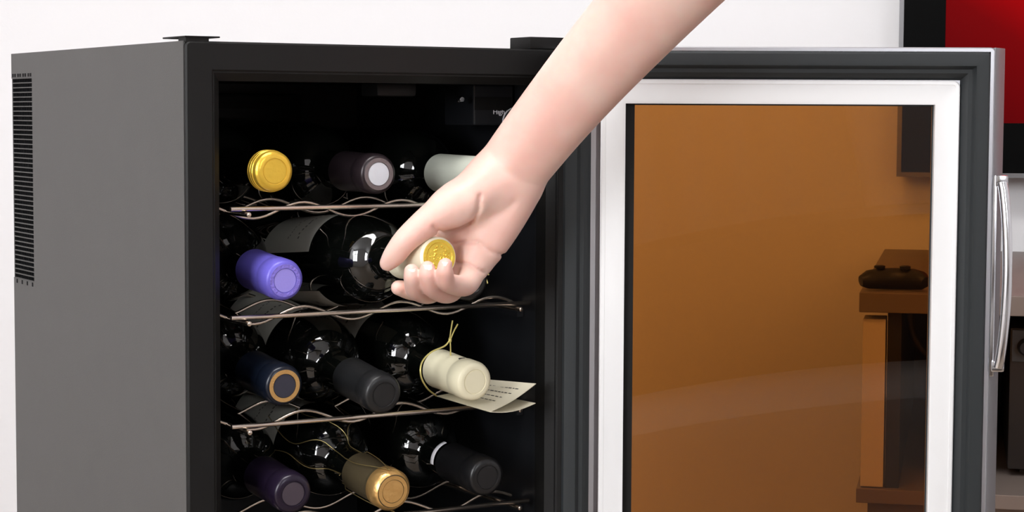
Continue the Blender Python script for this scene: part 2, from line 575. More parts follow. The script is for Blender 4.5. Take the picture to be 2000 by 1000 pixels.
# flared latch edge that carries the handle
L = DI1
fl = MB()
prof = [(L, -0.0165), (L + 0.0004, -0.0168), (L + 0.0125, 0.004), (L + 0.0125, 0.022), (L, 0.022)]
vsl = [(x, y, z) for z in (DZ0, DZ1) for x, y in prof]
n_ = len(prof)
fl.add(vsl, [(k, (k + 1) % n_, n_ + (k + 1) % n_, n_ + k) for k in range(n_)] + [tuple(range(n_ - 1, -1, -1)), tuple(range(n_, 2 * n_))])
fl.build('latch_edge', 'satin', door, bevel=0.0006, smooth=30)
MB().box(DI0 - 0.0006, DI0 + 0.0042, -0.0186, 0.010, DZ0 + 0.004, DZ1 - 0.004).build('hinge_strip', 'black', door, bevel=0.0008)
# rubber gasket ring
gp = [(0.0036, -0.010), (0.0038, -0.0185), (0.0055, -0.0205), (0.0125, -0.0212), (0.0148, -0.0208), (0.0160, -0.0180), (0.0175, -0.0165), (0.0205, -0.0165), (0.0225, -0.0150), (0.0245, -0.0125), (0.0265, -0.009)]
MB().frame(DI0, DI1, DZ0, DZ1, gp, rad=0.006).build('gasket', 'gasket', door, smooth=35)
# aluminium inner trim
ip = [(0.0262, -0.0085), (0.0262, -0.0125), (0.0270, -0.0130), (0.0295, -0.0130), (0.0298, -0.0126), (0.0430, -0.0120), (0.0455, -0.0112), (0.0455, 0.004)]
ipx = MB().frame(DI0 + 0.008, DI1, DZ0, DZ1, [(d, y) for d, y in ip], rad=0.032)
ipx.build('inner_trim', 'trim', door, smooth=25)
G0, G1 = DI0 + 0.008 + 0.0455, DI1 - 0.0455
GZ0, GZ1 = DZ0 + 0.0455, DZ1 - 0.0455
MB().box(G0 - 0.006, G1 + 0.006, -0.004, 0.0, GZ0 - 0.006, GZ1 + 0.006).build('glass_pane', 'amber', door, label='amber tinted glass pane')
MB().frame(G0, G1, GZ0, GZ1, [(0, -0.0048), (0, -0.0042), (0.0012, -0.0042), (0.0012, -0.0048)], closed=True).build('glass_seal', 'gasket', door)
MB().box(G0, G0 + 0.0075, -0.0049, -0.0041, GZ0, GZ1).build('glass_edge_strip', 'black', door)
# handle on the flared latch edge
hz0, hz1 = 0.3875, 0.5455
hx = L + 0.0068
hp = MB()
hb = MB().box(hx - 0.0058, hx - 0.0022, -0.0165, -0.006, hz0 - 0.004, hz1).build('handle_base', 'chrome', door, bevel=0.001, smooth=30)
pts, rr = [], []
for k in range(25):
    t = k / 24
    pts.append((hx + 0.0008 + 0.0045 * math.sin(math.pi * t) ** 0.7, -0.0175 - 0.006 * math.sin(math.pi * t) ** 0.7, hz0 + 0.004 + (hz1 - hz0 - 0.010) * t))
    rr.append(0.0041)
MB().tube(pts, rr, 12).build('handle', 'chrome', door, smooth=40)
for z in (hz0, hz1 - 0.009):
    MB().box(hx - 0.0045, hx + 0.0058, -0.0190, -0.0105, z, z + 0.009).build('handle_bracket', 'chrome', door, bevel=0.0018, smooth=30)

# ------------------------------------------------------------------ wire racks
def wave(a):
    return -0.0034 + 0.0060 * math.cos(2 * math.pi * (a - 0.1205) / 0.0870)


def make_rack():
    root = empty('wire_rack', rotz((0, 0, 0), 0))
    MB().tube([(0.0430, 0.02, 0), (0.0434, 0.02, 0), (0.3085, 0.02, 0), (0.309, 0.02, 0)], [0.0013, 0.0019, 0.0019, 0.0013], 12).build('front_bar', 'wire', root, smooth=50)
    MB().tube([(0.0430, 0.335, 0), (0.309, 0.335, 0)], 0.0019, 10).build('rear_bar', 'wire', root, smooth=50)
    for a in (0.0555, 0.2965):
        MB().tube([(a, 0.012, -0.0042), (a, 0.0125, -0.0042), (a, 0.34, -0.0042)], [0.0012, 0.0019, 0.0019], 10).build('side_rod', 'wire', root, smooth=50)
    for b in (0.056, 0.120, 0.19, 0.26, 0.32):
        pts = [(a, b, wave(a) + (0.0)) for a in np.linspace(0.030, 0.3135, 60)]
        MB().tube(pts, 0.00135, 8).build('wave_wire', 'wire', root, smooth=50)
    return root


RL = ['topmost chrome wire rack, holding the yellow-capped bottle', 'chrome wire rack just above the cream-capped bottle with cord, under the hand',
      'chrome wire rack holding the bottle with the folded tag', 'chrome wire rack under the gold-capped bottle', 'lowest chrome wire rack at the very bottom of the cavity']
rack0 = make_rack()
for i, rz in enumerate(RACKZ[:4]):
    if i == 0:
        r = rack0
        kids = []
    else:
        r = rack0.copy()
        COL.objects.link(r)
        for ch in list(rack0.children):
            c = ch.copy()
            COL.objects.link(c)
            c.parent = r
    r.matrix_world = rotz(cw(0, 0, rz), YAW)
    tag(r, RL[i], 'rack', 'wire racks in the wine cooler')

# ------------------------------------------------------------------ wine bottles
BL = 0.300
GLASS = [(0.0, 0.0133), (0.004, 0.0142), (0.016, 0.0142), (0.017, 0.0134), (0.05, 0.0137), (0.078, 0.0142), (0.084, 0.0149), (0.0865, 0.0164), (0.0885, 0.0190), (0.0907, 0.0222), (0.0938, 0.0256),
         (0.0978, 0.0288), (0.1030, 0.0316), (0.1095, 0.0339), (0.118, 0.0356), (0.129, 0.0368), (0.145, 0.0375), (0.288, 0.0375), (0.294, 0.0366), (0.298, 0.0345), (0.300, 0.031), (0.297, 0.024), (0.285, 0.012), (0.281, 0.0)]


def glass_radius(t):
    ts = [q[0] for q in GLASS[:17]]
    return float(np.interp(t, ts, [q[1] for q in GLASS[:17]]))


def bottle(px, py, b, label, caps, tilt=3.0, yaw=0.0, clen=0.058, labels=(), lip=True, crad=0.0153, parts=None):
    """the cap's end centre is given by its place on the plane b of the cooler; tilt = neck down, degrees"""
    a, b, z = fr(px, py, b)
    end = cw(a, b, z)
    th = math.radians(tilt)
    ya = math.radians(yaw)
    d = -EB * math.cos(ya) + EA * math.sin(ya)
    d = d * math.cos(th) + np.array([0, 0, -math.sin(th)])
    X = Vector(d).normalized()
    Y = Vector((0, 0, 1)).cross(X).normalized()
    Z = X.cross(Y)
    base = Vector(end) - X * BL
    mw = Matrix(((X.x, Y.x, Z.x, base.x), (X.y, Y.y, Z.y, base.y), (X.z, Y.z, Z.z, base.z), (0, 0, 0, 1)))
    root = empty('wine_bottle', mw)
    tag(root, label, 'bottle', 'wine bottles lying in the cooler')
    MB().lathe([(BL - 0.0012 - t, r) for t, r in GLASS], 56, True, False).build('glass_body', 'glass', root, smooth=40)
    side, end_m, ring_m = caps
    r = crad
    pr = [(BL - clen, r + 0.0004), (BL - clen, r + 0.0008)]
    if lip:
        pr += [(BL - 0.020, r + 0.0002), (BL - 0.0185, r + 0.0002), (BL - 0.0175, r + 0.0008), (BL - 0.005, r + 0.0008), (BL - 0.0042, r + 0.0003)]
    pr += [(BL - 0.0022, r), (BL - 0.0008, r - 0.0012), (BL, r - 0.0030), (BL, r * 0.66), (BL - 0.0006, r * 0.64), (BL - 0.0006, 0.0005)]
    cap = MB().lathe(pr, 48, False, True).build('capsule', side, root, smooth=35)
    if end_m:
        MB().lathe([(BL - 0.0008, r * 0.60), (BL - 0.0002, r * 0.59), (BL - 0.0002, 0.0004)], 40, False, True).build('capsule_disc', end_m, cap, smooth=35)
    if ring_m:
        MB().lathe([(BL - 0.0012, r * 0.84), (BL + 0.0002, r * 0.82), (BL + 0.0002, r * 0.62), (BL - 0.001, r * 0.62)], 40, False, False).build('capsule_ring', ring_m, cap, smooth=35)
    for (t0, t1, a0, a1, m_) in labels:
        me = MB()
        n, k = 24, 10
        vs_, fs_ = [], []
        for i in range(k + 1):
            t = t0 + (t1 - t0) * i / k
            rr_ = glass_radius(t) + 0.0004
            for j in range(n + 1):
                an = math.radians(a0 + (a1 - a0) * j / n)
                vs_.append((BL - 0.0012 - t, rr_ * math.sin(an), rr_ * math.cos(an)))
        for i in range(k):
            for j in range(n):
                fs_.append((i * (n + 1) + j, i * (n + 1) + j + 1, (i + 1) * (n + 1) + j + 1, (i + 1) * (n + 1) + j))
        me.add(vs_, fs_)
        lb = me.build('label', m_, root, smooth=60)
        if m_ == 'paper':
            ink_ = MB()
            rg_ = random.Random(int(t0 * 9999 + a0 * 7))
            for (ta, tb, nn) in ((0.30, 0.325, 9), (0.50, 0.515, 12)):
                for q_ in range(nn):
                    f0_ = 0.2 + 0.6 * (q_ + rg_.uniform(0.0, 0.2)) / nn
                    f1_ = f0_ + 0.6 / nn * rg_.uniform(0.45, 0.75)
                    dt_ = rg_.uniform(-0.02, 0.02)
                    vv_ = []
                    for tt_, ff_ in ((ta + dt_, f0_), (ta + dt_, f1_), (tb + dt_, f1_), (tb + dt_, f0_)):
                        t = t0 + (t1 - t0) * tt_
                        rr_ = glass_radius(t) + 0.0006
                        an = math.radians(a0 + (a1 - a0) * ff_)
                        vv_.append((BL - 0.0012 - t, rr_ * math.sin(an), rr_ * math.cos(an)))
                    ink_.add(vv_, [(0, 1, 2, 3)])
            ink_.build('label_print', 'greyink', lb)
    return root


LAB = 'paper'
# row 1
b1 = bottle(537, 335, 0.012, 'bottle with ringed yellow foil cap on the top rack, leftmost', ('yellow', 'yellow', None), tilt=1, clen=0.016, lip=False)
for k in range(3):
    MB().lathe([(BL - 0.0065 - k * 0.0036, 0.0153), (BL - 0.0072 - k * 0.0036, 0.0162), (BL - 0.0082 - k * 0.0036, 0.0162), (BL - 0.0090 - k * 0.0036, 0.0153)], 40, False, False).build('cap_ring', 'yellow', b1, smooth=40)
bottle(740, 340, 0.012, 'bottle with dark plum cap and shiny silver disc on the top rack', ('plum', 'silver', 'plumring'), tilt=1)
bottle(944, 343, 0.0, 'bottle with pale grey-green cap on the top rack, half hidden by the wrist', ('pale', None, None), tilt=0, clen=0.07, lip=False)
# row 2
bottle(557, 548, 0.0, 'bottle with violet foil cap on the second rack', ('violet', 'violet2', 'violet3'), tilt=4.5)
held = bottle(858, 502, -0.07, 'bottle with ivory cap and gold top, gripped by the hand', ('cream2', None, None), tilt=-4.5, lip=False, labels=[(0.150, 0.245, -78, 10, LAB), (0.150, 0.245, 130, 230, LAB)])
gt = MB().lathe([(BL - 0.0012, 0.0136), (BL + 0.0006, 0.0133), (BL + 0.0006, 0.0112), (BL + 0.0001, 0.0104), (BL + 0.0001, 0.0004)], 48, False, True).build('gold_top', 'golddisc', held, smooth=25)
rg = random.Random(5)
crest = MB()
for k in range(40):
    an, rr_ = rg.uniform(0, 6.28), 0.0085 * math.sqrt(rg.random())
    y_, z_ = rr_ * math.cos(an), rr_ * math.sin(an)
    w_ = rg.uniform(0.0006, 0.0014)
    crest.add([(BL + 0.0001, y_ - w_, z_), (BL + 0.0001, y_, z_ - w_), (BL + 0.0001, y_ + w_, z_), (BL + 0.0001, y_, z_ + w_), (BL + 0.0009, y_, z_)], [(0, 1, 4), (1, 2, 4), (2, 3, 4), (3, 0, 4)])
crest.build('embossed_crest', 'golddisc', gt)
hid = bottle(921, 549, -0.01, 'bottle with dark cap wound in gold thread, mostly behind the fist', ('char2', None, None), tilt=2)
# row 3
bottle(556, 754, 0.0, 'bottle with navy cap and bronze lettered ring on the third rack', ('navy', 'navy2', 'bronze'), tilt=5)
bottle(750, 771, -0.02, 'bottle with plain charcoal cap between the navy and the cream capped ones', ('char', 'char', None), tilt=7, labels=[(0.142, 0.23, -85, 0, LAB)])
crm = bottle(928, 746, -0.02, 'bottle with cream cap and a gold cord round its neck', ('cream', 'cream', None), tilt=4, labels=[(0.142, 0.23, -85, 0, LAB)])
# row 4
bottle(573, 965, 0.0, 'bottle with dark purple cap on the lowest visible rack', ('purple', 'purple2', None), tilt=5)
gol = bottle(768, 960, -0.02, 'bottle with copper-gold cap wrapped in fine gold wire netting', ('olive', 'copper', 'copper'), tilt=6, labels=[(0.142, 0.23, -85, 0, LAB)])
MB().lathe([(BL - 0.016, 0.0158), (BL - 0.015, 0.0165), (BL - 0.004, 0.0165), (BL - 0.001, 0.0148), (BL + 0.0002, 0.0135), (BL - 0.001, 0.0130)], 48, False, False).build('copper_rim', 'copper', gol, smooth=40)
blk = bottle(952, 932, -0.01, 'bottle with black cap and a short white arc at its foot, lowest visible rack', ('char2', 'char2', None), tilt=3.5)
wbm = MB()
vs_ = [(BL - t, r_ * math.sin(math.radians(an)), r_ * math.cos(math.radians(an))) for t, r_ in ((0.066, 0.0163), (0.0655, 0.0167), (0.0615, 0.0167), (0.061, 0.0163)) for an in np.linspace(-95, -15, 13)]
wbm.add(vs_, [(i * 13 + j, i * 13 + j + 1, (i + 1) * 13 + j + 1, (i + 1) * 13 + j) for i in range(3) for j in range(12)])
wbm.build('white_mark', 'whitemark', blk, smooth=60)  # short white arc on one side of the neck only

# ------------------------------------------------------------------ television, stand, controller
stand = empty('television_stand', rotz(WO, WROT))
tag(stand, 'low dark wooden television stand seen behind the amber door', 'tv stand')
SD = 0.74
MB().box(-0.012, 1.3, 0, SD, TOPZ - 0.022, TOPZ).build('top_board', 'wood', stand, bevel=0.001)
lz0 = 0.1755
MB().box(-0.008, 0.017, 0.008, 0.055, lz0 + 0.005, TOPZ - 0.030).build('leg', 'woodlight', stand, bevel=0.001)
MB().box(0.019, 0.034, 0.012, SD - 0.03, lz0 + 0.004, TOPZ - 0.022).build('side_board', 'dark', stand)
MB().box(1.26, 1.29, 0.008, 0.055, lz0, TOPZ - 0.022).build('leg', 'woodlight', stand, bevel=0.001)
MB().box(-0.012, 1.3, 0, SD, lz0 - 0.012, lz0 + 0.004).build('lower_board', 'wood', stand, bevel=0.001)
MB().box(0.0, 1.29, SD - 0.02, SD - 0.01, lz0, TOPZ - 0.022).build('rear_board', 'dark', stand)
MB().box(0.0, 1.29, 0.02, SD - 0.02, FLZ, lz0 - 0.012).build('plinth', 'wood', stand)

ax0, az1, az0 = wplane(1973, 640, 0.12)[0], wplane(1980, 640, 0.12)[2], wplane(1980, 706, 0.12)[2]
amp = empty('stereo_device', rotz(WO + WX * ax0 + WY * 0.12 + np.array([0, 0, lz0 + 0.004]), WROT))
tag(amp, 'dark hi-fi device with a round knob, inside the television stand at the right edge', 'device')
MB().box(0, 0.42, 0, 0.4, 0.008, az1 - lz0 - 0.004).build('case', 'dark', amp, bevel=0.003, smooth=30)
MB().box(0.002, 0.418, -0.003, 0.001, az0 - lz0 - 0.004, az1 - lz0 - 0.006).build('front_panel', 'device', amp, bevel=0.001)
for a in (0.03, 0.39):
    MB().box(a - 0.015, a + 0.015, 0.03, 0.36, 0.0, 0.008).build('foot', 'dark', amp)
k_ = MB().lathe([(0, 0.010), (0.012, 0.009), (0.014, 0.007)], 28).build('knob', 'dark', amp, smooth=40)
k_.matrix_local = Matrix.Translation(Vector((0.018, -0.003, (az0 + az1) / 2 - lz0 - 0.006))) @ Matrix.Rotation(-math.pi / 2, 4, 'Z')

p0 = wplane(1757, 0, 0.73)
p1 = wplane(1766, 0, 0.73)
p2 = wplane(1848, 0, 0.73)
pb = wplane(1850, 346, 0.73)
ps = wplane(1850, 240, 0.73)
tv = empty('television', rotz(WO + WX * p0[0] + WY * 0.73 + np.array([0, 0, pb[2]]), WROT))
tag(tv, 'black television with a red screen on the wall at the right edge', 'television')
TW, THH = 1.25, 0.78
x1, x2 = p1[0] - p0[0], p2[0] - p0[0]
zs = ps[2] - pb[2]
MB().box(0.003, TW, 0.004, 0.06, 0.0, THH).build('casing', 'tvblack', tv, bevel=0.003)
MB().frame(0.0, TW, 0.0, THH, [(0, 0.012), (0, 0.0), (x1, 0.0), (x1, 0.006)]).build('silver_edge', 'tvgrey', tv)
MB().box(x1, x2, 0.0005, 0.004, x1, THH - x1).build('bezel', 'tvblack', tv)
MB().box(TW - x2, TW - x1, 0.0005, 0.004, x1, THH - x1).build('bezel', 'tvblack', tv)
MB().box(x2, TW - x2, 0.0005, 0.004, x1, zs).build('bezel', 'tvblack', tv)
MB().box(x2, TW - x2, 0.0005, 0.004, THH - x2, THH - x1).build('bezel', 'tvblack', tv)
MB().box(x2, TW - x2, 0.0025, 0.0038, zs, THH - x2).build('screen', 'screen', tv, label='lit screen showing deep red')

# game controller on the stand's corner: a curved grip body with thumb sticks
ctrl = empty('game_controller', rotz(WO + WX * 0.022 + WY * 0.03 + np.array([0, 0, TOPZ]), WROT))
tag(ctrl, 'black rounded game controller lying on the corner of the television stand', 'controller')
cm = MB()
pts = [(-0.034, -0.004, 0.0105), (-0.026, 0.0, 0.012), (-0.012, 0.012, 0.0125), (0.006, 0.016, 0.0125), (0.022, 0.012, 0.0125), (0.032, 0.0, 0.012), (0.037, -0.006, 0.0105)]
cm.tube(pts, [0.006, 0.0105, 0.0120, 0.0122, 0.0120, 0.0105, 0.006], 14)
cm.build('grip_body', 'pad', ctrl, smooth=60)
for x in (-0.014, 0.014):
    st = MB().lathe([(0, 0.0035), (0.005, 0.0035), (0.0055, 0.006), (0.008, 0.0062), (0.009, 0.004)], 18).build('thumb_stick', 'pad', ctrl, smooth=40)
    st.matrix_local = Matrix.Translation(Vector((x, 0.010, 0.0188))) @ Matrix.Rotation(-math.pi / 2, 4, 'Y')
cpts = [wplane(px, py, dp) for px, py, dp in ((1774, 607, 0.10), (1775, 625, 0.10), (1782, 655, 0.10), (1798, 682, 0.10), (1820, 700, 0.11), (1836, 730, 0.12), (1840, 800, 0.14), (1840, 920, 0.16))]
cbl = MB().tube([WO + WX * p[0] + WY * p[1] + np.array([0, 0, max(p[2], lz0 + 0.01)]) for p in cpts], 0.0045, 10).build('cable', 'pad', smooth=50)
tag(cbl, 'thick black cable hanging below the television stand top', 'cable')

# ------------------------------------------------------------------ the arm: one continuous surface from a distance field
def seg_field(X, Y, Z, p, q, r0, r1, ky=1.0):
    """tapered capsule; ky squashes it along the view direction (flat wrist and forearm)"""
    p, q = np.array(p, float), np.array(q, float)
    a = np.array([q[0] - p[0], (q[1] - p[1]) * ky, q[2] - p[2]])
    dx, dy, dz = X - p[0], (Y - p[1]) * ky, Z - p[2]
    t = np.clip((dx * a[0] + dy * a[1] + dz * a[2]) / (a @ a), 0, 1)
    d = np.sqrt((dx - t * a[0]) ** 2 + (dy - t * a[1]) ** 2 + (dz - t * a[2]) ** 2)
    return d - (r0 + (r1 - r0) * t)


def smin(a, b, k):
    h = np.clip(0.5 + 0.5 * (b - a) / k, 0, 1)
    return b + (a - b) * h - k * h * (1 - h)


def surface_nets(F, org, h):
    """F < 0 inside; returns vertices and quads"""
    nx, ny, nz = F.shape
    s = F < 0
    cid = -np.ones((nx - 1, ny - 1, nz - 1), np.int64)
    acc_i, acc_p, quads = [], [], []
    sh = (nx - 1, ny - 1, nz - 1)
    for ax in range(3):
        sl0 = [slice(None)] * 3
        sl1 = [slice(None)] * 3
        sl0[ax], sl1[ax] = slice(0, -1), slice(1, None)
        ch = np.argwhere(s[tuple(sl0)] != s[tuple(sl1)])
        e = np.zeros(3, int)
        e[ax] = 1
        o1, o2 = [k for k in range(3) if k != ax]
        ok = (ch[:, o1] > 0) & (ch[:, o2] > 0) & (ch[:, o1] < F.shape[o1] - 1) & (ch[:, o2] < F.shape[o2] - 1)
        ch = ch[ok]
        f0 = F[ch[:, 0], ch[:, 1], ch[:, 2]]
        f1 = F[ch[:, 0] + e[0], ch[:, 1] + e[1], ch[:, 2] + e[2]]
        t = f0 / (f0 - f1)
        P = ch.astype(float)
        P[:, ax] += t
        cells = []
        for d1, d2 in ((-1, -1), (0, -1), (0, 0), (-1, 0)):
            c = ch.copy()
            c[:, o1] += d1
            c[:, o2] += d2
            ci = (c[:, 0] * sh[1] + c[:, 1]) * sh[2] + c[:, 2]
            cells.append(ci)
            acc_i.append(ci)
            acc_p.append(P)
        q = np.stack(cells, 1)
        flip = (f0 > 0) if ax != 1 else (f0 <= 0)
        q[flip] = q[flip][:, ::-1]
        quads.append(q)
    ci = np.concatenate(acc_i)
    cp = np.concatenate(acc_p)
    uq, inv = np.unique(ci, return_inverse=True)
    cnt = np.bincount(inv)
    V = np.stack([np.bincount(inv, cp[:, k]) / cnt for k in range(3)], 1)
    Q = np.searchsorted(uq, np.concatenate(quads))
    return org + V * h, Q


def grid_eval(segs, k, G, org, h, base=None):
    """smooth union of segments on the shared grid, each only near itself"""
    out = np.full(G, 1.0, np.float32) if base is None else base
    for (p, q, r0, r1, ky) in segs:
        m = max(r0, r1) * 1.0 + 0.022
        lo = np.minimum(p, q) - m
        hi = np.maximum(p, q) + m
        i0 = np.clip(np.floor((lo - org) / h).astype(int), 0, np.array(G) - 1)
        i1 = np.clip(np.ceil((hi - org) / h).astype(int) + 1, 1, np.array(G))
        if (i1 <= i0).any():
            continue
        ax = [(org[j] + h * np.arange(i0[j], i1[j])).astype(np.float32) for j in range(3)]
        X, Y, Z = ax[0][:, None, None], ax[1][None, :, None], ax[2][None, None, :]
        d = seg_field(X, Y, Z, p, q, r0, r1, ky).astype(np.float32)
        sl = tuple(slice(i0[j], i1[j]) for j in range(3))
        out[sl] = smin(out[sl], d, k) if k > 0 else np.minimum(out[sl], d)
    return out


def chain(pts, ky=1.0, n=6):
    P = [np.append(at(*p), r) for p, r in pts]
    P = [2 * P[0] - P[1]] + P + [2 * P[-1] - P[-2]]
    c = []
    for i in range(1, len(P) - 2):
        for k in range(n):
            t = k / n
            c.append(0.5 * ((2 * P[i]) + (-P[i - 1] + P[i + 1]) * t + (2 * P[i - 1] - 5 * P[i] + 4 * P[i + 1] - P[i + 2]) * t * t + (-P[i - 1] + 3 * P[i] - 3 * P[i + 1] + P[i + 2]) * t ** 3))
    c.append(P[-2])
    return [(a[:3], b[:3], a[3], b[3], ky) for a, b in zip(c[:-1], c[1:])]


FOREARM = chain([((985, 352, 1.538), 0.0262), ((1020, 305, 1.532), 0.0274), ((1085, 222, 1.515), 0.0290), ((1175, 115, 1.492), 0.0318), ((1286, -8, 1.462), 0.0352),
                 ((1400, -130, 1.432), 0.0390), ((1530, -255, 1.40), 0.0410)], 1.22)
UPPERARM = chain([((1530, -255, 1.40), 0.0400), ((1760, -420, 1.33), 0.0430), ((2060, -640, 1.25), 0.0470)], 1.05)
PALM = [chain([((990, 350, 1.540), 0.0245), ((955, 420, 1.545), 0.0220), ((925, 475, 1.548), 0.0175)], 1.35),
        chain([((1003, 366, 1.535), 0.0200), ((978, 418, 1.535), 0.0200), ((948, 474, 1.533), 0.0172), ((927, 512, 1.530), 0.0125)], 1.15),      # little finger side
        chain([((955, 375, 1.533), 0.0190), ((905, 420, 1.540), 0.0170), ((872, 462, 1.552), 0.0130)], 1.2),
        chain([((920, 465, 1.548), 0.0165), ((888, 500, 1.549), 0.0125), ((922, 512, 1.538), 0.0125)], 1.1),
        chain([((958, 355, 1.530), 0.0200), ((915, 388, 1.520), 0.0185), ((882, 405, 1.515), 0.0152)], 1.0)]                                # ball of the thumb
THUMB = chain([((890, 398, 1.516), 0.0150), ((850, 423, 1.510), 0.0126), ((818, 447, 1.506), 0.0108), ((791, 471, 1.504), 0.0095), ((771, 497, 1.507), 0.0085), ((757, 514, 1.510), 0.0062)])
F_INDEX = chain([((862, 497, 1.552), 0.0104), ((838, 560, 1.538), 0.0090), ((808, 568, 1.520), 0.0076), ((778, 562, 1.508), 0.0058)])
F_MIDDLE = chain([((880, 508, 1.548), 0.0104), ((846, 567, 1.528), 0.0090), ((814, 567, 1.504), 0.0077), ((806, 545, 1.489), 0.0068), ((804, 530, 1.487), 0.0058)])
F_RING = chain([((906, 514, 1.542), 0.0104), ((880, 568, 1.520), 0.0090), ((845, 562, 1.496), 0.0076), ((837, 540, 1.484), 0.0067), ((835, 524, 1.483), 0.0057)])
F_LITTLE = chain([((930, 514, 1.532), 0.0104), ((910, 556, 1.512), 0.0086), ((874, 551, 1.489), 0.0073), ((869, 533, 1.479), 0.0065), ((870, 518, 1.478), 0.0056)])


def build_arm():
    h = 0.0014
    allc = FOREARM + UPPERARM + sum(PALM, []) + THUMB + F_INDEX + F_MIDDLE + F_RING + F_LITTLE
    lo = np.min([np.minimum(c[0], c[1]) for c in allc], 0) - 0.05
    hi = np.max([np.maximum(c[0], c[1]) for c in allc], 0) + 0.055
    G = tuple(np.ceil((hi - lo) / h).astype(int))
    body = grid_eval(FOREARM, 0, G, lo, h)
    body = grid_eval(UPPERARM, 0.012, G, lo, h, body)
    # the hand is worked out on its own block of the grid
    hc = sum(PALM, []) + THUMB + F_INDEX + F_MIDDLE + F_RING + F_LITTLE
    b0 = np.clip(((np.min([np.minimum(c[0], c[1]) for c in hc], 0) - 0.045 - lo) / h).astype(int), 0, None)
    b1 = np.minimum(((np.max([np.maximum(c[0], c[1]) for c in hc], 0) + 0.045 - lo) / h).astype(int), G)
    sl = tuple(slice(b0[k], b1[k]) for k in range(3))
    lo2, G2 = lo + b0 * h, tuple(b1 - b0)
    hand = np.ascontiguousarray(body[sl])
    for c in PALM:
        hand = smin(hand, grid_eval(c, 0, G2, lo2, h), 0.009)
    hand = smin(hand, grid_eval(THUMB, 0, G2, lo2, h), 0.007)
    fing = np.full(G2, 1.0, np.float32)
    for fgr in (F_INDEX, F_MIDDLE, F_RING, F_LITTLE):
        fing = smin(fing, grid_eval(fgr, 0, G2, lo2, h), 0.0012)
    body[sl] = smin(hand, fing, 0.0045)
    # creases of the palm and the wrist: shallow grooves cut along lines on the camera side
    ax = [(lo[j] + h * np.arange(G[j])).astype(np.float32) for j in range(3)]

    def groove(line, depth, w, ymax):
        nonlocal body
        P = [at(px, py, 1.53) for px, py in line]
        X, Z = ax[0][:, None], ax[2][None, :]
        best = np.full((G[0], G[2]), 1.0, np.float32)
        for p, q in zip(P[:-1], P[1:]):
            a0, a1 = q[0] - p[0], q[2] - p[2]
            t = np.clip(((X - p[0]) * a0 + (Z - p[2]) * a1) / (a0 * a0 + a1 * a1), 0, 1)
            best = np.minimum(best, np.sqrt((X - p[0] - t * a0) ** 2 + (Z - p[2] - t * a1) ** 2))
        amt = depth * np.exp(-(best / w) ** 2)
        jm = int(np.clip((ymax - lo[1]) / h, 0, G[1]))
        body[:, :jm, :] += amt[:, None, :]

    groove([(888, 478), (912, 471), (934, 471), (958, 488), (985, 500)], 0.0026, 0.0013, 1.56)
    groove([(890, 512), (915, 514), (945, 530)], 0.0026, 0.0012, 1.56)
    groove([(938, 380), (936, 405), (925, 428), (900, 446), (868, 455)], 0.0028, 0.0017, 1.56)
    groove([(850, 438), (862, 452)], 0.0026, 0.0014, 1.56)
    groove([(1003, 395), (985, 412), (960, 424)], 0.0012, 0.003, 1.56)
    groove([(960, 300), (985, 330), (1020, 352), (1048, 362)], 0.0006, 0.0025, 1.56)
    V, Q = surface_nets(body, lo, h)
    me = bpy.data.meshes.new('person')
    me.vertices.add(len(V))
    me.vertices.foreach_set('co', V.astype(np.float32).ravel())
    me.loops.add(len(Q) * 4)
    me.loops.foreach_set('vertex_index', Q.astype(np.int32).ravel())
    me.polygons.add(len(Q))
    me.polygons.foreach_set('loop_start', np.arange(0, len(Q) * 4, 4, dtype=np.int32))
    me.polygons.foreach_set('use_smooth', np.ones(len(Q), bool))
    me.update()
    me.validate()
    bm = bmesh.new()
    bm.from_mesh(me)
    for _ in range(2):
        bmesh.ops.smooth_vert(bm, verts=bm.verts, factor=0.5, use_axis_x=True, use_axis_y=True, use_axis_z=True)
    bmesh.ops.recalc_face_normals(bm, faces=bm.faces)
    bm.to_mesh(me)
    bm.free()
    me.materials.append(M['skin'])
    o = bpy.data.objects.new('person', me)
    COL.objects.link(o)
    return o


person = build_arm()
tag(person, 'bare right arm reaching down, hand closed round the ivory-capped bottle neck', 'person')


def nail(p, q, width, length, lift):
    """a curved nail plate on the camera side of a finger end, p -> q along the finger"""
    P, Q_ = at(*p), at(*q)
    d = (Q_ - P) / np.linalg.norm(Q_ - P)
    n = CAM - Q_
    n = n / np.linalg.norm(n) + np.array([0, 0, 0.45])
    n = n - d * (n @ d)
    n /= np.linalg.norm(n)
    s = np.cross(d, n)
    vs_, fs_ = [], []
    m, k = 8, 6
    for i in range(k + 1):
        u = i / k
        wdt = width * (1 - 0.35 * max(0, u - 0.6) ** 1.0 / 0.4 * 0.6)
        for j in range(m + 1):
            an = math.radians(-52 + 104 * j / m)
            vs_.append(Q_ + d * (-length * 0.72 + length * u) + s * wdt * math.sin(an) + n * (lift * (math.cos(an)) - 0.0016 * u * u))
    for i in range(k):
        for j in range(m):
            fs_.append((i * (m + 1) + j, i * (m + 1) + j + 1, (i + 1) * (m + 1) + j + 1, (i + 1) * (m + 1) + j))
    return MB().add(vs_, fs_).build('fingernail', 'nail', person, smooth=80)


nail((806, 545, 1.489), (804, 527, 1.487), 0.0058, 0.0085, 0.0068)
nail((837, 540, 1.484), (835, 521, 1.483), 0.0057, 0.0085, 0.0067)
nail((869, 533, 1.479), (870, 515, 1.478), 0.0054, 0.0080, 0.0064)
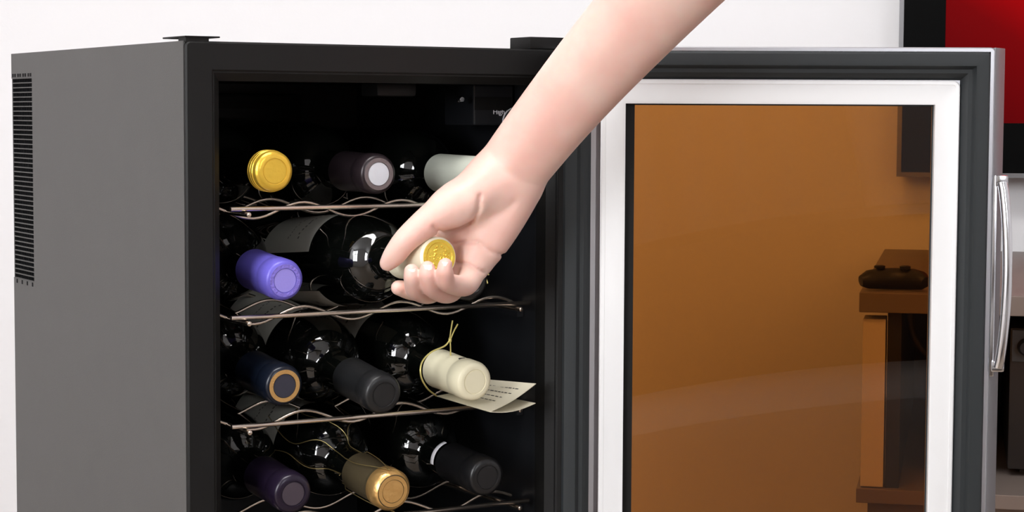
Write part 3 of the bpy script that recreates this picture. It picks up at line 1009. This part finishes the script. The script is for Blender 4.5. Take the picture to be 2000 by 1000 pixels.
# short sleeve round the upper arm, above the photo
c0, c1, c2 = at(1800, -450, 1.318), at(1950, -560, 1.28), at(2080, -655, 1.245)
sv = []
for p, r in ((c0, 0.056), (c0, 0.058), (c1, 0.060), (c2, 0.064), (c2 + (c2 - c1) * 0.15, 0.05), (c2 + (c2 - c1) * 0.2, 0.01)):
    sv.append((p, r))
MB().tube([p for p, r in sv], [r for p, r in sv], 28).build('sleeve', 'whitefab', person, smooth=50)

# ceiling lamp housing, added to go with the fill light on cooler and wall
lamp = empty('added_ceiling_lamp', rotz((-0.20, 1.05, 2.42), 0))
tag(lamp, 'flat rectangular white ceiling lamp, added as fill above the wine cooler, outside the photo', 'lamp')
MB().box(-0.62, 0.62, -0.37, 0.37, -0.06, 0.0).build('housing', 'lampw', lamp, bevel=0.004)

# low table under the wine cooler
tbl = empty('low_table', rotz(cw(0, 0, FLZ), YAW))
tag(tbl, 'low dark wooden table carrying the wine cooler, below the photo', 'table')
MB().box(-0.03, W + 0.03, -0.03, D + 0.03, -FLZ - 0.03, -FLZ).build('table_top', 'wood', tbl, bevel=0.002)
for a in (0.0, W - 0.04):
    for b in (0.0, D - 0.04):
        MB().box(a, a + 0.04, b, b + 0.04, 0, -FLZ - 0.03).build('leg', 'wood', tbl, bevel=0.002)

# ------------------------------------------------------------------ gold cord and folded tag of the cream capped bottle
def L2W(p):
    return cw(*p)


tagroot = empty('hang_tag', rotz(cw(*fr(905, 775, 0.0)), YAW))
tag(tagroot, 'folded cream paper tag on a gold cord, resting on the third rack', 'tag')
tinv = tagroot.matrix_world.inverted()


def tloc(pts):
    return [tuple(tinv @ Vector([float(c) for c in p])) for p in pts]


def leaf(c0, c1, c2, c3, bow, n=8, th=0.0005):
    """bent sheet between spine c0-c1 and free edge c3-c2"""
    c0, c1, c2, c3 = [np.array(c, float) for c in (c0, c1, c2, c3)]
    vs_, fs_ = [], []
    for side in (0, 1):
        for i in range(n + 1):
            u = i / n
            for j in range(2):
                p = (c0 if j == 0 else c1) * (1 - u) + (c3 if j == 0 else c2) * u
                p = p + np.array([0, 0, bow * math.sin(math.pi * u) - side * th])
                vs_.append(p)
    m = 2 * (n + 1)
    for i in range(n):
        a, b, c, d = 2 * i, 2 * i + 1, 2 * i + 3, 2 * i + 2
        fs_ += [(a, b, c, d), (m + a, m + d, m + c, m + b), (a, d, m + d, m + a), (b, m + b, m + c, c)]
    fs_ += [(0, m, m + 1, 1), (2 * n, 2 * n + 1, m + 2 * n + 1, m + 2 * n)]
    return vs_, fs_


S0, S1 = cw(*fr(852, 773, 0.030)), cw(*fr(957, 804, -0.030))
U1, U0 = cw(*fr(1047, 749, -0.012)), cw(*fr(952, 741, 0.045))
L1, L0 = cw(*fr(1046, 787, -0.016)), cw(*fr(952, 768, 0.040))
lv = leaf(S0, S1, U1, U0, -0.002)
upper = MB().add(tloc(lv[0]), lv[1]).build('upper_leaf', 'card', tagroot, smooth=40)
lv = leaf(S0, S1, L1, L0, -0.003)
MB().add(tloc(lv[0]), lv[1]).build('lower_leaf', 'card', tagroot, smooth=40)
# lines of illegible print on the upper leaf
nrm = np.cross(S1 - S0, U0 - S0)
nrm = nrm / np.linalg.norm(nrm)
nrm = nrm if nrm[2] > 0 else -nrm
rng = random.Random(3)
ink = MB()
for k in range(4):
    u = 0.34 + 0.15 * k
    v = 0.22
    while v < 0.80:
        ln = rng.uniform(0.02, 0.07)
        q = []
        for uu, vv in ((u, v), (u, v + ln), (u + 0.022, v + ln), (u + 0.022, v)):
            p = (S0 * (1 - vv) + S1 * vv) * (1 - uu) + (U0 * (1 - vv) + U1 * vv) * uu
            q.append(p + np.array([0, 0, -0.002 * math.sin(math.pi * uu) + 0.00025]))
        ink.add(tloc(q), [(0, 1, 2, 3)])
        v += ln + rng.uniform(0.012, 0.03)
ink.build('print', 'ink', upper)


def smooth_curve(pts, n=8):
    P = [np.array(p, float) for p in pts]
    P = [2 * P[0] - P[1]] + P + [2 * P[-1] - P[-2]]
    out = []
    for i in range(1, len(P) - 2):
        for k in range(n):
            t = k / n
            out.append(0.5 * ((2 * P[i]) + (-P[i - 1] + P[i + 1]) * t + (2 * P[i - 1] - 5 * P[i] + 4 * P[i + 1] - P[i + 2]) * t * t + (-P[i - 1] + 3 * P[i] - 3 * P[i + 1] + P[i + 2]) * t ** 3))
    out.append(P[-2])
    return out


def px_curve(pts):
    return smooth_curve([cw(*fr(*p)) for p in pts])


knot = (879, 664, 0.012)
MB().tube(tloc(px_curve([knot, (868, 676, 0.010), (842, 688, 0.008), (824, 708, 0.006), (822, 734, 0.004), (834, 758, 0.008), (852, 773, 0.020)])), 0.0007, 8).build('cord', 'thread', tagroot, smooth=60)
MB().tube(tloc(px_curve([knot, (880, 682, 0.012), (880, 704, 0.016)])), 0.0006, 8).build('cord', 'thread', tagroot, smooth=60)
MB().tube(tloc(px_curve([(878, 668, 0.012), (880, 650, 0.010), (884, 626, 0.008)])), 0.0006, 8).build('cord_end', 'thread', tagroot, smooth=60)
MB().tube(tloc(px_curve([(878, 668, 0.012), (886, 648, 0.010), (894, 633, 0.006)])), 0.0006, 8).build('cord_end', 'thread', tagroot, smooth=60)
kp = cw(*fr(*knot))
MB().tube(tloc([kp + np.array([0, 0, z]) for z in (-0.0022, -0.0012, 0, 0.0012, 0.0022)]), [0.0006, 0.0013, 0.0015, 0.0013, 0.0006], 10).build('knot', 'thread', tagroot, smooth=60)

# fine wire netting over the gold capped bottle
def net_on(root, spans, mat_, r=0.00035, name='wire_netting'):
    m_ = MB()
    for pts in spans:
        c = smooth_curve([(t, an, 0) for t, an in pts], 10)
        line = []
        for t, an, _ in c:
            rr_ = max(glass_radius(max(t, 0.0)), 0.0168 if t < 0.062 else 0) + 0.0005
            line.append((BL - t, rr_ * math.sin(math.radians(an)), rr_ * math.cos(math.radians(an))))
        m_.tube(line, r, 6)
    return m_.build(name, mat_, root, smooth=60)


net_on(gol, [[(0.002, -10), (0.05, 20), (0.09, 10), (0.115, 35), (0.17, 20)], [(0.002, -10), (0.045, -45), (0.088, -40), (0.115, -70), (0.17, -55)],
             [(0.088, 10), (0.105, -15), (0.13, -30), (0.17, -20)], [(0.06, -95), (0.09, -100), (0.12, -85), (0.17, -100)], [(0.002, 170), (0.03, 200), (0.07, 220)]], 'goldwire')
thr = hid
net_on(thr, [[(0.004, 100), (0.015, 60), (0.03, 95)], [(0.006, 90), (0.018, 120), (0.034, 85)], [(0.002, 75), (0.02, 85), (0.04, 60)]], 'thread', 0.0006, 'gold_thread')

# ------------------------------------------------------------------ behind the camera: furnishings added for the reflections in the door glass
added_sofa = empty('added_sofa', rotz((0.45, -0.62, FLZ), 0))  # added seat, shaped for the dark and pale reflections in the glass
tag(added_sofa, 'dark brown couch with a white seat cushion, added behind the viewer for reflections', 'added_sofa')


def arched(x0, x1, y0, y1, z0, top, n=24, rad=0.05):
    vs_, fs_ = [], []
    for i in range(n + 1):
        x = x0 + (x1 - x0) * i / n
        zt = top(x)
        for y, z in ((y0, z0), (y0, zt - rad), (y0 + rad * 0.3, zt - rad * 0.3), (y0 + rad, zt), (y1 - rad, zt), (y1 - rad * 0.3, zt - rad * 0.3), (y1, zt - rad), (y1, z0)):
            vs_.append((x, y, z))
    for i in range(n):
        for k in range(8):
            fs_.append((i * 8 + k, i * 8 + (k + 1) % 8, (i + 1) * 8 + (k + 1) % 8, (i + 1) * 8 + k))
    fs_ += [tuple(range(7, -1, -1)), tuple(n * 8 + k for k in range(8))]
    return vs_, fs_


v = arched(-0.75, 0.85, -0.30, -0.12, 0.12, lambda x: 0.90 - 0.17 * (x - 0.42) ** 2)
MB().add(*v).build('backrest', 'leather', added_sofa, smooth=40)
v = arched(-0.70, 0.80, -0.14, 0.32, 0.30, lambda x: 0.60 - 0.14 * (x - 0.45) ** 2)
MB().add(*v).build('seat_cushion', 'whitefab', added_sofa, smooth=40)
MB().box(-0.75, 0.85, -0.28, 0.30, 0.08, 0.31).build('frame', 'leather', added_sofa, bevel=0.02, smooth=40)
for x in (-0.7, 0.75):
    for y in (-0.25, 0.22):
        MB().box(x, x + 0.05, y, y + 0.05, 0, 0.09).build('leg', 'dark', added_sofa)
cur = []  # added drape, its slanted edge drawn for the reflection in the door
fsc = []
N1, N2 = 60, 14
for k in range(2):
    for j in range(N2 + 1):
        z = -0.40 + 2.7 * j / N2
        edge = 0.69 - 0.28 * max(0.0, z - 0.3) + 0.13 * max(0.0, z - 0.3) ** 2
        for i in range(N1 + 1):
            x = -0.30 + (edge + 0.30) * i / N1
            cur.append((x, -1.52 + 0.014 * math.sin(i * 0.9) + 0.004 * k, z))
m_ = (N1 + 1) * (N2 + 1)
for j in range(N2):
    for i in range(N1):
        a = j * (N1 + 1) + i
        fsc += [(a, a + 1, a + N1 + 2, a + N1 + 1), (m_ + a, m_ + a + N1 + 1, m_ + a + N1 + 2, m_ + a + 1)]
cu_ = MB().add(cur, fsc).build('added_curtain', 'added_curtain', smooth=50)
tag(cu_, 'taupe drape added between the windows behind the viewer for reflections', 'added_curtain')

# dark tear notch in the lip of the cream capsule
nt_ = MB().box(BL - 0.0200, BL - 0.0184, -0.0045, 0.0005, 0.0150, 0.0161).build('tear_notch', 'ink', crm)
